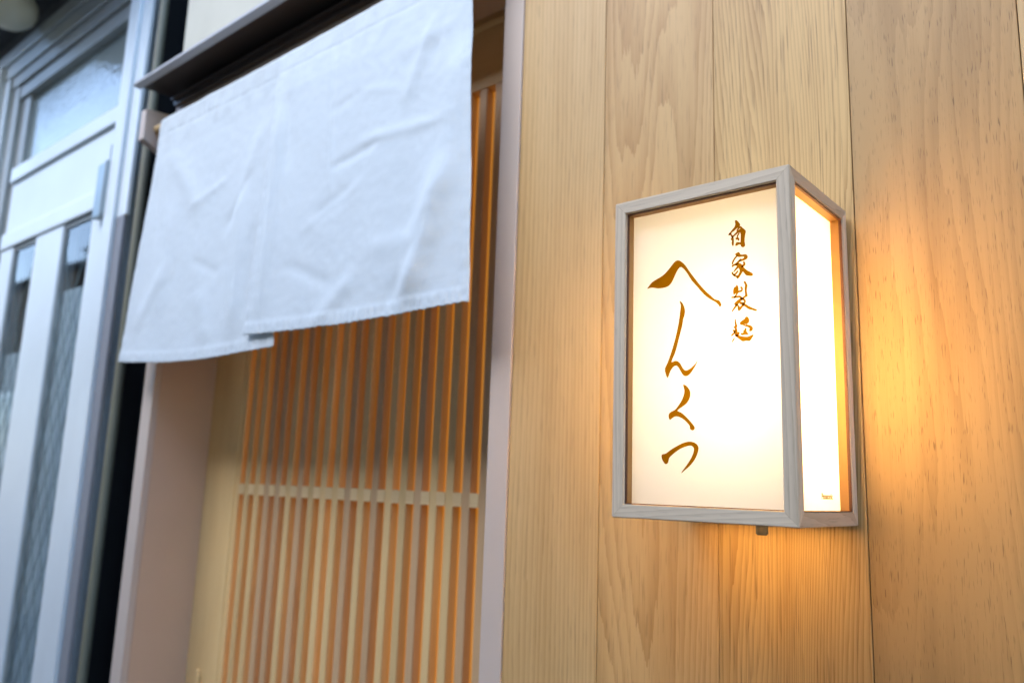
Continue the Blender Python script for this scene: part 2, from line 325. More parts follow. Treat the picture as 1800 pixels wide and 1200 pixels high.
def structure(o): o['kind'] = 'structure'; return o
LETTERS = {'he':[[(0.0282,0.2139),(0.0301,0.2162),(0.0334,0.2195),(0.0385,0.2218),(0.0436,0.2238),(0.048,0.2266),(0.0517,0.2299),(0.0555,0.2339),(0.058,0.2361),(0.0611,0.2367),(0.0647,0.2347),(0.069,0.2301),(0.0726,0.2245),(0.0774,0.2178),(0.0832,0.2101),(0.0891,0.2032),(0.0937,0.1988),(0.0976,0.195),(0.1016,0.1934),(0.1033,0.191),(0.1038,0.1888),(0.1025,0.1874),(0.101,0.1897),(0.0982,0.1925),(0.0959,0.1939),(0.0913,0.1972),(0.0867,0.2014),(0.0809,0.2085),(0.075,0.2155),(0.0714,0.2216),(0.0678,0.2267),(0.0653,0.2291),(0.0639,0.23),(0.0617,0.2289),(0.0592,0.2253),(0.0567,0.2205),(0.0542,0.2163),(0.0507,0.2134),(0.0455,0.2125),(0.0398,0.2128),(0.034,0.2143),(0.0308,0.2143)]],'n':[[(0.0626,0.1977),(0.0652,0.1957),(0.067,0.1921),(0.0679,0.1887),(0.0676,0.1843),(0.0661,0.18),(0.0652,0.1746),(0.0633,0.1681),(0.0615,0.1617),(0.0593,0.1541),(0.0572,0.1483),(0.0539,0.1414),(0.0578,0.1422),(0.0609,0.1414),(0.0633,0.139),(0.0656,0.1351),(0.068,0.1327),(0.071,0.1331),(0.0745,0.135),(0.0781,0.138),(0.0804,0.141),(0.0786,0.1369),(0.0757,0.1328),(0.0727,0.1292),(0.0692,0.1275),(0.0662,0.1285),(0.0638,0.1319),(0.0614,0.1359),(0.059,0.1379),(0.056,0.1368),(0.053,0.1332),(0.0515,0.1294),(0.0499,0.1271),(0.0481,0.1313),(0.0474,0.1358),(0.0499,0.1405),(0.053,0.148),(0.0554,0.1545),(0.0585,0.1642),(0.0609,0.1739),(0.0625,0.1826),(0.0634,0.1892),(0.0638,0.1936)]],'ku':[[(0.0659,0.1199),(0.069,0.1188),(0.0716,0.1159),(0.0731,0.1125),(0.0726,0.1083),(0.0705,0.1042),(0.0674,0.1015),(0.0637,0.0993),(0.06,0.0966),(0.0637,0.0948),(0.0673,0.0921),(0.0709,0.0887),(0.0745,0.0849),(0.077,0.0816),(0.0768,0.0796),(0.075,0.0787),(0.0727,0.0799),(0.0724,0.0827),(0.0699,0.0855),(0.0668,0.0884),(0.0632,0.0905),(0.0595,0.0916),(0.0563,0.091),(0.0537,0.0892),(0.0523,0.0888),(0.0512,0.0912),(0.0516,0.094),(0.0537,0.0958),(0.0579,0.0976),(0.0616,0.1017),(0.0648,0.1063),(0.0669,0.1114),(0.0671,0.1156)]],'tsu':[[(0.0441,0.0569),(0.0457,0.0578),(0.0484,0.0583),(0.0532,0.0615),(0.0584,0.0643),(0.0647,0.0672),(0.0708,0.0687),(0.0754,0.0683),(0.079,0.0665),(0.0807,0.0637),(0.0802,0.0601),(0.0787,0.056),(0.0758,0.0515),(0.0718,0.0473),(0.0677,0.0441),(0.0636,0.041),(0.0667,0.045),(0.0708,0.0501),(0.0738,0.0546),(0.0759,0.0592),(0.0764,0.0628),(0.0749,0.0647),(0.0729,0.0654),(0.0688,0.0647),(0.0636,0.0629),(0.0584,0.0599),(0.0537,0.0564),(0.0516,0.0541),(0.0508,0.0508),(0.0495,0.0493),(0.0479,0.049),(0.0457,0.0513),(0.0443,0.0541)]],'ji':[[(0.1182,0.2641),(0.1191,0.2642),(0.1208,0.2625),(0.1224,0.2596),(0.1213,0.2582),(0.1193,0.2573),(0.1172,0.2557),(0.1148,0.2544),(0.1131,0.2527),(0.1117,0.2521),(0.1122,0.2532),(0.1143,0.2551),(0.116,0.2568),(0.1178,0.2587),(0.1186,0.2614)],[(0.1122,0.2529),(0.1136,0.253),(0.1148,0.2515),(0.1157,0.2497),(0.1162,0.2473),(0.1162,0.2444),(0.1158,0.2415),(0.1153,0.2423),(0.1148,0.2441),(0.1153,0.2463),(0.114,0.2479),(0.1148,0.2492),(0.1139,0.2517)],[(0.1192,0.2544),(0.1207,0.2565),(0.1231,0.2579),(0.1248,0.256),(0.1275,0.2532),(0.127,0.2499),(0.1264,0.2466),(0.1263,0.2432),(0.1268,0.2398),(0.1253,0.2389),(0.1238,0.2397),(0.1231,0.2415),(0.1216,0.2421),(0.1199,0.2415),(0.1184,0.2411),(0.1186,0.2426),(0.1195,0.2438),(0.1214,0.2434),(0.1231,0.2432),(0.1234,0.2466),(0.1236,0.2499),(0.123,0.2528),(0.1212,0.2531),(0.1189,0.2516),(0.1168,0.2503),(0.1153,0.2489),(0.1152,0.25),(0.1171,0.2514),(0.1195,0.2534),(0.1216,0.255),(0.1229,0.2568)],[(0.1215,0.252),(0.1221,0.2522),(0.1206,0.2499),(0.1203,0.2485),(0.1216,0.2466),(0.1211,0.2453),(0.1206,0.2465),(0.1191,0.2468),(0.1188,0.2479),(0.12,0.2483),(0.12,0.25)]],'ka':[[(0.1177,0.2332),(0.1209,0.2346),(0.1222,0.2323),(0.1243,0.2316),(0.1272,0.2315),(0.1287,0.23),(0.1286,0.2282),(0.1266,0.2271),(0.1237,0.2266),(0.1214,0.2264),(0.1237,0.2276),(0.1257,0.2284),(0.1263,0.2297),(0.1252,0.2304),(0.1226,0.2306),(0.1206,0.2309),(0.1195,0.2322)],[(0.1197,0.2316),(0.1174,0.2292),(0.1156,0.2263),(0.1153,0.2248),(0.1147,0.2251),(0.115,0.2267),(0.1165,0.2293),(0.1189,0.2317)],[(0.1231,0.2282),(0.1217,0.2276),(0.1196,0.2257),(0.1173,0.2244),(0.115,0.2236),(0.1147,0.2222),(0.1161,0.2231),(0.1185,0.2236),(0.1208,0.2252),(0.1225,0.2269)],[(0.1179,0.2234),(0.1196,0.2243),(0.1219,0.2239),(0.1236,0.2228),(0.1253,0.2198),(0.1286,0.2165),(0.132,0.2143),(0.1335,0.2127),(0.1328,0.2117),(0.1297,0.2124),(0.1275,0.2133),(0.1258,0.2158),(0.1244,0.2168),(0.1232,0.215),(0.1217,0.213),(0.1209,0.2118),(0.1194,0.2111),(0.1191,0.2126),(0.1209,0.2143),(0.1221,0.2169),(0.1218,0.2192),(0.1207,0.2207),(0.1184,0.2191),(0.1166,0.2177),(0.116,0.2172),(0.1178,0.2198),(0.1193,0.2215),(0.1196,0.2226)],[(0.1254,0.2254),(0.1265,0.2243),(0.1268,0.2223),(0.1253,0.2212),(0.1236,0.2205),(0.1242,0.2219),(0.1256,0.2231)],[(0.1149,0.2174),(0.1154,0.2162),(0.1172,0.214),(0.1194,0.2131),(0.1191,0.2124),(0.1166,0.2137),(0.1146,0.216)],[(0.1204,0.2174),(0.1183,0.2149),(0.1163,0.2141),(0.1166,0.2149),(0.118,0.2158),(0.1198,0.2175)]],'sei':[[(0.1185,0.2051),(0.1194,0.2038),(0.12,0.2013),(0.1197,0.1996),(0.1215,0.1996),(0.1231,0.2003),(0.1228,0.2019),(0.1219,0.2026),(0.1231,0.2028),(0.1239,0.2011),(0.1234,0.1991),(0.1221,0.1987),(0.1203,0.1986),(0.119,0.1973),(0.1178,0.1956),(0.1165,0.194),(0.1162,0.1946),(0.1175,0.1963),(0.1184,0.1977),(0.1172,0.1981),(0.1159,0.1971),(0.1156,0.1989),(0.1157,0.2013),(0.1166,0.2033),(0.1182,0.2037)],[(0.1128,0.1948),(0.1162,0.1948),(0.119,0.1949),(0.1214,0.1949),(0.123,0.1935),(0.122,0.1933),(0.1205,0.1941),(0.1165,0.194)],[(0.1255,0.2071),(0.1266,0.207),(0.1274,0.2054),(0.1283,0.2032),(0.1275,0.1997),(0.1277,0.1967),(0.1283,0.194),(0.1263,0.1934),(0.1245,0.1921),(0.1236,0.1925),(0.1251,0.1938),(0.1266,0.1948),(0.1265,0.1981),(0.1263,0.2017),(0.1268,0.204)],[(0.123,0.1932),(0.1239,0.192),(0.1217,0.1901),(0.1201,0.1885),(0.1182,0.1872),(0.1164,0.1882),(0.1183,0.1902),(0.1208,0.1917)],[(0.123,0.1931),(0.1251,0.192),(0.1266,0.1901),(0.1265,0.1887),(0.1255,0.1873),(0.1238,0.1882),(0.1253,0.1887),(0.1258,0.1899),(0.1244,0.1911),(0.1226,0.1914)],[(0.1226,0.1892),(0.1253,0.1874),(0.1274,0.1861),(0.1298,0.1843),(0.1334,0.1822),(0.1366,0.1806),(0.136,0.1801),(0.1328,0.1814),(0.1298,0.1824),(0.1274,0.1843),(0.1256,0.1857),(0.1232,0.1872),(0.1215,0.1883)],[(0.1256,0.186),(0.1237,0.1848),(0.1219,0.1826),(0.1206,0.1818),(0.12,0.1831),(0.1198,0.1851),(0.119,0.1864),(0.1138,0.1812),(0.1157,0.1842),(0.1182,0.1873),(0.1195,0.1874),(0.1207,0.1854),(0.1219,0.1847),(0.1234,0.186),(0.1238,0.1868)]],'men':[[(0.1168,0.1752),(0.1171,0.1725),(0.1177,0.1701),(0.1183,0.1682),(0.1176,0.1671),(0.1182,0.1647),(0.1185,0.1623),(0.1197,0.1628),(0.1204,0.1624),(0.1194,0.1605),(0.1184,0.1594),(0.1169,0.1598),(0.1166,0.1616),(0.116,0.1625),(0.1163,0.1643),(0.1167,0.1666),(0.1152,0.1677),(0.1167,0.1687),(0.1166,0.1719)],[(0.1143,0.1654),(0.1167,0.1643),(0.116,0.1633),(0.1153,0.1638)],[(0.1126,0.1599),(0.1148,0.1624),(0.1165,0.1629),(0.1154,0.1616)],[(0.1163,0.1581),(0.1134,0.1542),(0.1149,0.1568)],[(0.1169,0.1604),(0.119,0.1602),(0.1215,0.1588),(0.1251,0.1579),(0.1281,0.1576),(0.1311,0.1585),(0.1332,0.1591),(0.132,0.1572),(0.1298,0.1545),(0.1269,0.1551),(0.1238,0.1547),(0.1214,0.1564),(0.119,0.1584)],[(0.1272,0.1755),(0.1287,0.1745),(0.1296,0.1723),(0.1289,0.1703),(0.1271,0.1694),(0.1253,0.1689),(0.1283,0.1681),(0.1313,0.1669),(0.1326,0.165),(0.1321,0.1633),(0.13,0.1628),(0.1303,0.1644),(0.1301,0.1658),(0.1283,0.1669),(0.1259,0.1679),(0.1244,0.1689),(0.1219,0.1696),(0.1217,0.1711),(0.1235,0.1724),(0.1257,0.1736)],[(0.1261,0.1654),(0.127,0.165),(0.1267,0.1633),(0.1273,0.162),(0.1276,0.1611),(0.1288,0.1606),(0.1281,0.1602),(0.1257,0.1605),(0.1233,0.1601),(0.1221,0.1614),(0.1242,0.1612),(0.1246,0.1623),(0.1256,0.1625),(0.1253,0.1634),(0.1241,0.1629),(0.1258,0.1642)]]}
# ------------------------------------------------------------------ ground
structure(box('ground', 'asphalt', None, -40, 20, -30, 6, -0.3, 0.0))

# ------------------------------------------------------------------ plank wall (right)
PW = thing('plank_wall', 'oak plank wall with vertical boards behind the lit lamp', 'wall', (-0.2515, 0, 0))
seams = [-0.2515, -0.1146, 0.0326, 0.1797, 0.3268, 0.474, 0.621, 0.768, 0.915, 1.062, 1.21]
kinds = ['oak_straight', 'oak_cathedral', 'oak_rift', 'oak_flat', 'oak_straight', 'oak_cathedral', 'oak_rift', 'oak_flat', 'oak_cathedral', 'oak_straight']
for i, k in enumerate(kinds):
    a, b_ = seams[i] + 0.0004, seams[i + 1] - 0.0004
    box('plank', k, PW, a, b_, 0.0 + 0.0004 * (i % 2), 0.018, 0.02, 2.62, bev=0.0007, seg=2)
box('backing', 'black', PW, -0.2515, 1.21, 0.0185, 0.06, 0.0, 2.62)

# upper storey wall above the canopy
UW = thing('upper_wall', 'pale cream wall of the noodle shop above the brown canopy', 'wall', (-1.25, 0, 2.2))
box('wall_panel', 'wall_cream', UW, -1.262, -0.2525, 0.0, 0.12, 2.2, 4.6)
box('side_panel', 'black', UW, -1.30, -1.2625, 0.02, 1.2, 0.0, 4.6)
box('upper_panel', 'wall_cream', UW, -0.252, 3.2, 0.0, 0.12, 2.6205, 4.6)

# ------------------------------------------------------------------ doorway casing
DC = thing('door_casing', 'grey painted metal casing around the lattice door opening', 'door frame', (-0.75, 0, 0))
box('jamb', 'casing', DC, -1.2540, -1.2118, -0.004, 0.010, 0.0, 2.175, bev=0.0012)
box('reveal_face', 'reveal_warm_bounce', DC, -1.2560, -1.2110, 0.0102, 0.160, 0.0, 2.175, bev=0.0008)
box('jamb', 'casing', DC, -0.2868, -0.2520, -0.0022, 0.16, 0.0, 2.6, bev=0.0012)
box('head', 'casing', DC, -1.2112, -0.2878, -0.006, 0.10, 2.115, 2.16, bev=0.001)
boxes('lintel', 'cedar_x', DC, [(-1.2110, -0.2880, 0.125, 0.16, 2.125, 2.60)], bev=0.0008)

# ------------------------------------------------------------------ lattice sliding door
SD = thing('sliding_door', 'wooden lattice sliding door glowing orange behind its slats', 'door', (-0.75, 0.14, 0))
YF = 0.132
box('stile', 'cedar_z', SD, -1.2108, -1.0945, YF - 0.002, YF + 0.03, 0.02, 2.118, bev=0.001)
box('stile', 'cedar_z', SD, -0.3655, -0.2530, YF - 0.002, YF + 0.03, 0.02, 2.118, bev=0.001)
box('top_rail', 'cedar_x', SD, -1.0943, -0.3657, YF - 0.0015, YF + 0.03, 2.010, 2.118, bev=0.001)
box('bottom_rail', 'cedar_x', SD, -1.0943, -0.3657, YF - 0.0015, YF + 0.03, 0.02, 0.26, bev=0.001)
pitch = (1.0708 - 0.4308) / 18
pink = {3, 4, 6, 10, 12, 15, 18, 19}
sl_me = {}
for i in range(20):
    xc = -1.0708 - pitch * 0.5 + pitch * i
    k = 'cedar_pink' if i in pink else 'cedar_z'
    w = 0.0165
    if k not in sl_me:
        bm = bmesh.new(); bm_box(bm, -w / 2, w / 2, -0.0085, 0.0085, -0.8745, 0.8745)
        bmesh.ops.bevel(bm, geom=list(bm.edges), offset=0.0007, segments=1, affect='EDGES')
        sl_me[k] = to_mesh(bm, 'slat'); sl_me[k].materials.append(M[k])
    link('slat', sl_me[k], None, SD, (xc, YF + 0.0085, 1.135))
for zc in (1.3325, 0.66):       # crossbar pieces let in between the slats
    for i in range(19):
        x0 = -1.0708 - pitch * 0.5 + pitch * i + 0.0083
        box('crossbar_piece', 'cedar_pale', SD, x0, x0 + pitch - 0.0166, YF - 0.0004, YF + 0.0112, zc - 0.0105, zc + 0.0105)
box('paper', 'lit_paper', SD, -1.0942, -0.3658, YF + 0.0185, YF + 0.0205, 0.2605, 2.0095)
fp = prism('finger_pull', 'cedar_z', SD, [(-1.168, 0.80), (-1.150, 0.80), (-1.150, 0.962), (-1.156, 0.974), (-1.162, 0.974), (-1.168, 0.962)], 'y', YF - 0.010, YF - 0.0025, bev=0.001)

# ------------------------------------------------------------------ canopy over the doorway
CN = thing('door_canopy', 'dark brown sheet metal canopy above the white curtain', 'canopy', (-0.76, 0, 2.18))
prism('sheet', 'brown_metal', CN, [(-0.0005, 2.183), (-0.090, 2.179), (-0.0905, 2.1815), (-0.0005, 2.200)], 'x', -1.268, -0.2530)
prism('lip', 'lip_highlight', CN, [(-0.0960, 2.1760), (-0.0800, 2.1735), (-0.0800, 2.1775), (-0.0918, 2.1785), (-0.0908, 2.1838), (-0.0925, 2.1855)], 'x', -1.270, -0.2510)
boxes('rail', 'brown_metal', CN, [(-1.235, -0.2890, -0.020, -0.0065, 2.150, 2.166), (-1.235, -0.2890, -0.028, -0.0203, 2.160, 2.166)], bev=0.0008)

# curtain rod and its bracket
BR = thing('rod_bracket', 'tan metal bracket holding the left end of the curtain rod', 'bracket', (-1.262, -0.03, 2.09))
prism('plate', 'casing', BR, [(-0.070, 2.060), (-0.0125, 2.035), (-0.0125, 2.134), (-0.070, 2.128)], 'x', -1.272, -1.250, bev=0.0008)
cyl('curtain_rod', 'cedar_x', None, (-0.765, -0.043, 2.088), 0.0085, 0.965, 'x', seg=20)
ro = bpy.data.objects['curtain_rod']; ro['label'] = 'thin wooden rod inside the top hem of the white curtain'; ro['category'] = 'rod'

# ------------------------------------------------------------------ noren (split curtain)
NR = thing('noren_curtain', 'white cotton split curtain hanging in front of the lattice door', 'curtain', (-0.77, -0.045, 2.1))
FOLDS = [  # x0,z0,x1,z1,width,height   ridges (+) and creases (-)
    (-.322, 1.80, -.40, 1.585, .020, .0125), (-.345, 1.72, -.44, 1.585, .012, -.0035), (-.310, 1.97, -.330, 1.74, .02, .006),
    (-.316, 1.851, -.54, 1.865, .007, .0016), (-.46, 1.855, -.60, 1.835, .006, -.0016), (-.607, 2.05, -.581, 1.76, .006, .0016),
    (-.745, 2.04, -.735, 1.6, .011, .006), (-.735, 2.03, -.70, 1.85, .014, -.003),
    (-.80, 1.99, -.87, 1.80, .014, .003), (-.82, 1.90, -.907, 1.782, .010, -.003), (-.608, 1.574, -.50, 1.66, .012, .0025),
    (-.309, 1.995, -.462, 1.983, .009, .002), (-1.172, 2.03, -.98, 1.83, .018, .0028), (-1.222, 1.63, -1.09, 1.77, .014, .0028),
    (-.855, 1.88, -.825, 1.57, .018, .006), (-.80, 1.80, -.79, 1.60, .014, -.003), (-.523, 1.796, -.631, 1.752, .010, -.002),
    (-.366, 2.03, -.429, 1.89, .010, .003), (-.34, 2.05, -.37, 1.93, .008, -.002), (-.498, 1.684, -.31, 1.689, .012, .0015),
    (-1.10, 1.93, -1.13, 1.62, .022, .002), (-.97, 1.70, -.92, 1.58, .016, .0025), (-1.20, 1.98, -1.16, 1.80, .016, -.002),
    (-.66, 1.74, -.50, 1.80, .007, .0013), (-.70, 1.70, -.55, 1.64, .008, -.0012), (-1.06, 1.86, -.90, 1.90, .007, .0013),
    (-.55, 1.96, -.42, 1.92, .006, .0012), (-.62, 1.93, -.48, 1.96, .006, -.0012), (-1.02, 1.76, -.90, 1.71, .008, -.0014)]
def seg_d(x, z, a):
    dx, dz = a[2] - a[0], a[3] - a[1]; L2 = dx * dx + dz * dz
    t = ((x - a[0]) * dx + (z - a[1]) * dz) / L2
    tc = min(1, max(0, t)); px, pz = a[0] + tc * dx, a[1] + tc * dz
    return math.hypot(x - px, z - pz), t
def cloth_y(x, z, v):
    y = 0.0
    for a in FOLDS:
        d, t = seg_d(x, z, a)
        if d < 4 * a[4]:
            fade = (0.5 - 0.5 * math.cos(math.pi * min(1, max(0, min(t, 1 - t) * 3.2 + 0.12)))) if 0.12 > -min(t, 1 - t) * 3.2 else 0.0
            y -= 1.0 * a[5] * math.exp(-(d / (1.35 * a[4])) ** 2) * fade * (0.45 + 0.55 * v if a[3] > 1.9 else 1)
    p = Vector((x, 0, z))
    y += 0.008 * v * noise.noise(Vector((x * 4.2, 3.1, z * 1.6))) + 0.0045 * (0.25 + v) * noise.noise(Vector((x * 11, 5.1, z * 1.3)))
    y += 0.0010 * noise.noise(Vector((x * 13 + z * 5, 1.7, z * 9 - x * 3)))
    q = noise.noise(Vector((x * 21 - z * 10, 7.7, z * 24))); y += 0.0004 * (abs(q) - 0.3)      # creased, ironed-in look
    q = noise.noise(Vector((x * 30 + z * 18, 9.1, z * 34 + 4))); y += 0.00025 * (abs(q) - 0.3)
    y += 0.0003 * noise.noise(Vector((x * 70, 2.2, z * 60)))
    return y
def panel(xt0, xt1, xb0, xb1, zb0, zb1, yoff, NU, NV, sag):
    bm = bmesh.new(); rows = []
    ztop = 2.1005
    for j in range(NV + 1):
        v = j / NV; row = []
        for i in range(NU + 1):
            u = i / NU
            xt = xt0 + (xt1 - xt0) * u; xb = xb0 + (xb1 - xb0) * u
            x = xt + (xb - xt) * v
            zb = zb0 + (zb1 - zb0) * u - sag * math.sin(math.pi * u)
            zt = ztop - 0.0025 * math.sin(math.pi * (x + 1.22) / 0.9) ** 2 + 0.0012 * noise.noise(Vector((x * 25, 0, 5)))
            z = zt + (zb - zt) * v
            y = -0.0545 - 0.006 * v + yoff * min(1, v * 6)
            y += cloth_y(x, z, v)
            # top hem runs round the rod
            dz = zt - z
            if dz < 0.03: y += 0.0105 * (1 - math.sqrt(max(0, 1 - ((0.0115 - dz) / 0.0115) ** 2))) if dz < 0.0115 else 0
            if dz < 0.075: y += 0.0028 * noise.noise(Vector((x * 45, 0.3, z * 12))) * math.sin(math.pi * min(1, dz / 0.075))
            if 0.036 < dz < 0.050: y += 0.0006 * math.exp(-((dz - 0.043) / 0.003) ** 2)   # stitching of the rod hem
            # bottom and side hems: doubled cloth, puckered
            db = z - zb
            sst = lambda e0, e1, t: (lambda q: q * q * (3 - 2 * q))(min(1, max(0, (t - e0) / (e1 - e0))))
            hem = 1 - sst(0.015, 0.025, db)
            if db < 0.03:
                pk = math.sin(x * 400 + 4 * noise.noise(Vector((x * 30, 1, 1)))) * 0.5 + 0.6 * noise.noise(Vector((x * 70, 4, z * 40)))
                y += hem * (-0.0009 + 0.0011 * pk * max(0, 1 - abs(db - 0.008) / 0.016))
                z += 0.0014 * pk * max(0, 1 - db / 0.012)
            ds = min(u, 1 - u) * abs(xt1 - xt0)
            y -= 0.0006 * (1 - sst(0.010, 0.018, ds))
            y += 0.0009 * (1 - sst(0.004, 0.02, ds)) * noise.noise(Vector((9 + u * 3, 2, z * 60)))
            x += 0.0016 * noise.noise(Vector((0.5 + u, 6, z * 14))) * (1 if ds < 0.02 else 0.4)
            row.append(bm.verts.new((x + 0.77, y + 0.045, z - 2.1)))
        rows.append(row)
    for j in range(NV):
        for i in range(NU): bm.faces.new((rows[j][i], rows[j][i + 1], rows[j + 1][i + 1], rows[j + 1][i]))
    # thickness
    me = to_mesh(bm, 'cloth_panel', smooth=True)
    o = link('cloth_panel', me, 'cotton', NR, (-0.77, -0.045, 2.1))
    sm = o.modifiers.new('thickness', 'SOLIDIFY'); sm.thickness = 0.0009; sm.offset = 0
    return o
panel(-1.2080, -0.737, -1.256, -0.701, 1.578, 1.5625, 0.0035, 250, 260, 0.010)
panel(-0.764, -0.3005, -0.777, -0.2710, 1.586, 1.583, -0.0035, 250, 260, 0.004)

# ------------------------------------------------------------------ the lit wall lamp
LW, LD, LH, LZ, S = 0.17354, 0.1486, 0.300, 1.33, 0.0120
X0, X1, YA, YB, Z0, Z1 = 0.0, LW, -LD, -0.006, LZ, LZ + LH
LP = thing('wall_lamp', 'box shaped wall lamp lit warm white with brown brush lettering', 'lamp', (LW / 2, 0, LZ))
def frame_bar(axis, fa, fb):
    """bar along axis on the edge given by sides fa, fb (0 low / 1 high) of the other two axes, mitred three ways"""
    lo = {'x': X0, 'y': YA, 'z': Z0}; hi = {'x': X1, 'y': YB, 'z': Z1}
    oa, ob = [k for k in 'xyz' if k != axis]; g = 0.00012
    prof = [(0, 0), (S, 0), (S, S), (0, S)]
    ctr = {axis: (lo[axis] + hi[axis]) / 2, oa: (lo[oa] if fa == 0 else hi[oa]), ob: (lo[ob] if fb == 0 else hi[ob])}
    bm = bmesh.new(); ends = []
    for e in (0, 1):
        ring = []
        for (p, q) in prof:
            d = max(p, q) + g
            c = {axis: (lo[axis] + d) if e == 0 else (hi[axis] - d), oa: ctr[oa] + (p if fa == 0 else -p), ob: ctr[ob] + (q if fb == 0 else -q)}
            ring.append(bm.verts.new([c[k] - ctr[k] for k in 'xyz']))
        ends.append(ring)
    A, B = ends
    for i in range(4): bm.faces.new((A[i], A[(i + 1) % 4], B[(i + 1) % 4], B[i]))
    for r in ends: bm.faces.new((r[0], r[1], r[2])); bm.faces.new((r[0], r[2], r[3]))
    bmesh.ops.recalc_face_normals(bm, faces=bm.faces)
    ed = [e for e in bm.edges if abs((e.verts[0].co - e.verts[1].co)['xyz'.index(axis)]) > 0.05]
    bmesh.ops.bevel(bm, geom=ed, offset=0.0007, segments=2, affect='EDGES')
    link('frame_bar', to_mesh(bm, 'frame_bar'), 'ash_' + axis, LP, [ctr[k] for k in 'xyz'])
for ax in 'xyz':
    for fa in (0, 1):
        for fb in (0, 1): frame_bar(ax, fa, fb)
PDS = {'front': 0.0142, 'right': 0.0115, 'left': 0.0115, 'bottom': 0.004}          # panels sit this far behind the outer faces
def panel_sheet(name, face):
    """white acrylic sheet with painted shade and glow strips, set inside one face of the frame"""
    PD = PDS[face]
    if face == 'front': a0, a1, b0, b1 = X0 + S, X1 - S, Z0 + S, Z1 - S; f = lambda a, b, d: (a, YA + PD + d, b)
    elif face == 'right': a0, a1, b0, b1 = YA + S, YB - S, Z0 + S, Z1 - S; f = lambda a, b, d: (X1 - PD - d, a, b)
    elif face == 'left': a0, a1, b0, b1 = YA + S, YB - S, Z0 + S, Z1 - S; f = lambda a, b, d: (X0 + PD + d, a, b)
    else: a0, a1, b0, b1 = X0 + S, X1 - S, YA + S, YB - S; f = lambda a, b, d: (a, b, Z0 + PD + d)
    a0 += .0003; a1 -= .0003; b0 += .0003; b1 -= .0003
    # dark line painting the gap's shade, then an amber strip painting the panel's glow
    if face != 'bottom':
        for nm, gw, d0, d1 in (('gap_shade_print', 0.0008, -0.0108, -0.0082), ('glow_strip', 0.0006, -0.0081, -0.0002)):
            for k in range(4):
                s0, s1, t0, t1 = [(a0, a1, b1 - gw, b1), (a0, a1, b0, b0 + gw), (a0, a0 + gw, b0 + gw, b1 - gw), (a1 - gw, a1, b0 + gw, b1 - gw)][k]
                p, q = Vector(f(s0, t0, d0)), Vector(f(s1, t1, d1))
                box(nm, 'gap_shade_print' if nm == 'gap_shade_print' else 'panel_glow_tone', LP, min(p.x, q.x), max(p.x, q.x), min(p.y, q.y), max(p.y, q.y), min(p.z, q.z), max(p.z, q.z))
    bm = bmesh.new()
    c = Vector(f((a0 + a1) / 2, (b0 + b1) / 2, 0))
    bm.faces.new([bm.verts.new(Vector(f(a, b, 0)) - c) for a, b in ((a0, b0), (a1, b0), (a1, b1), (a0, b1))])
    me = to_mesh(bm, name); me.materials.append(M[{'front': 'acrylic_front', 'bottom': 'acrylic_clear'}.get(face, 'acrylic')])
    return link(name, me, None, LP, c)
fpn = panel_sheet('front_panel', 'front'); spn = panel_sheet('side_panel', 'right'); panel_sheet('side_panel', 'left'); panel_sheet('bottom_panel', 'bottom')
box('top_board', 'inner_white', LP, X0 + S, X1 - S, YA + S, YB - S, Z1 - 0.010, Z1 - 0.004)
box('back_board', 'inner_white', LP, X0 + 0.004, X1 - 0.004, YB + 0.0003, -0.0006, Z0 + 0.004, Z1 - 0.004)
box('inner_back', 'inner_white', LP, X0 + S, X1 - S, YB - 0.012, YB - 0.006, Z0 + S, Z1 - S)
bm = bmesh.new(); bmesh.ops.create_uvsphere(bm, u_segments=20, v_segments=14, radius=0.020)
for v in bm.verts: v.co.z += 0.05 if v.co.z > 0 else -0.075
link('bulb', to_mesh(bm, 'bulb', True), 'bulb_glow', LP, (0.112, -0.076, 1.485))
cyl('knob', 'knob', LP, (0.1095, -0.070, 1.3245), 0.0055, 0.0108, seg=18, bev=0.001)

# brush lettering: film letters lying on the front panel
YL = YA + PDS['front'] - 0.0004
def letter(polys):
    bm = bmesh.new(); allp = [p for q in polys for p in q]
    cx = sum(p[0] for p in allp) / len(allp); cz = sum(p[1] for p in allp) / len(allp)
    for k, q in enumerate(polys):
        if len(q) > 14 or True:                       # round the traced outline
            r = []
            N = len(q)
            for i in range(N):
                p0, p1, p2, p3 = q[i - 1], q[i], q[(i + 1) % N], q[(i + 2) % N]
                for t in (0.0, 0.5):
                    f = lambda a, b, c, d: 0.5 * (2 * b + (c - a) * t + (2 * a - 5 * b + 4 * c - d) * t * t + (3 * b - a - 3 * c + d) * t ** 3)
                    r.append((f(p0[0], p1[0], p2[0], p3[0]), f(p0[1], p1[1], p2[1], p3[1])))
            q = r
            ar = sum(q[i - 1][0] * q[i][1] - q[i][0] * q[i - 1][1] for i in range(len(q)))
            sg = (1 if ar > 0 else -1) * (0.00048 if cz > 0.13 and cx > 0.105 else 0.00014); g = []
            for i in range(len(q)):
                tx, tz = q[(i + 1) % len(q)][0] - q[i - 1][0], q[(i + 1) % len(q)][1] - q[i - 1][1]; L_ = math.hypot(tx, tz) or 1
                g.append((q[i][0] + sg * tz / L_, q[i][1] - sg * tx / L_))
            q = g
        vs_ = [bm.verts.new((p[0] - cx, -0.00012 * k, p[1] - cz)) for p in q]
        for tri in tessellate_polygon([[Vector((p[0], p[1], 0)) for p in q]]):
            try: bm.faces.new([vs_[i] for i in tri])
            except ValueError: pass
    link('letter', to_mesh(bm, 'letter'), 'letter_film', fpn, (cx, YL, cz + LZ))
for k, polys in LETTERS.items(): letter(polys)
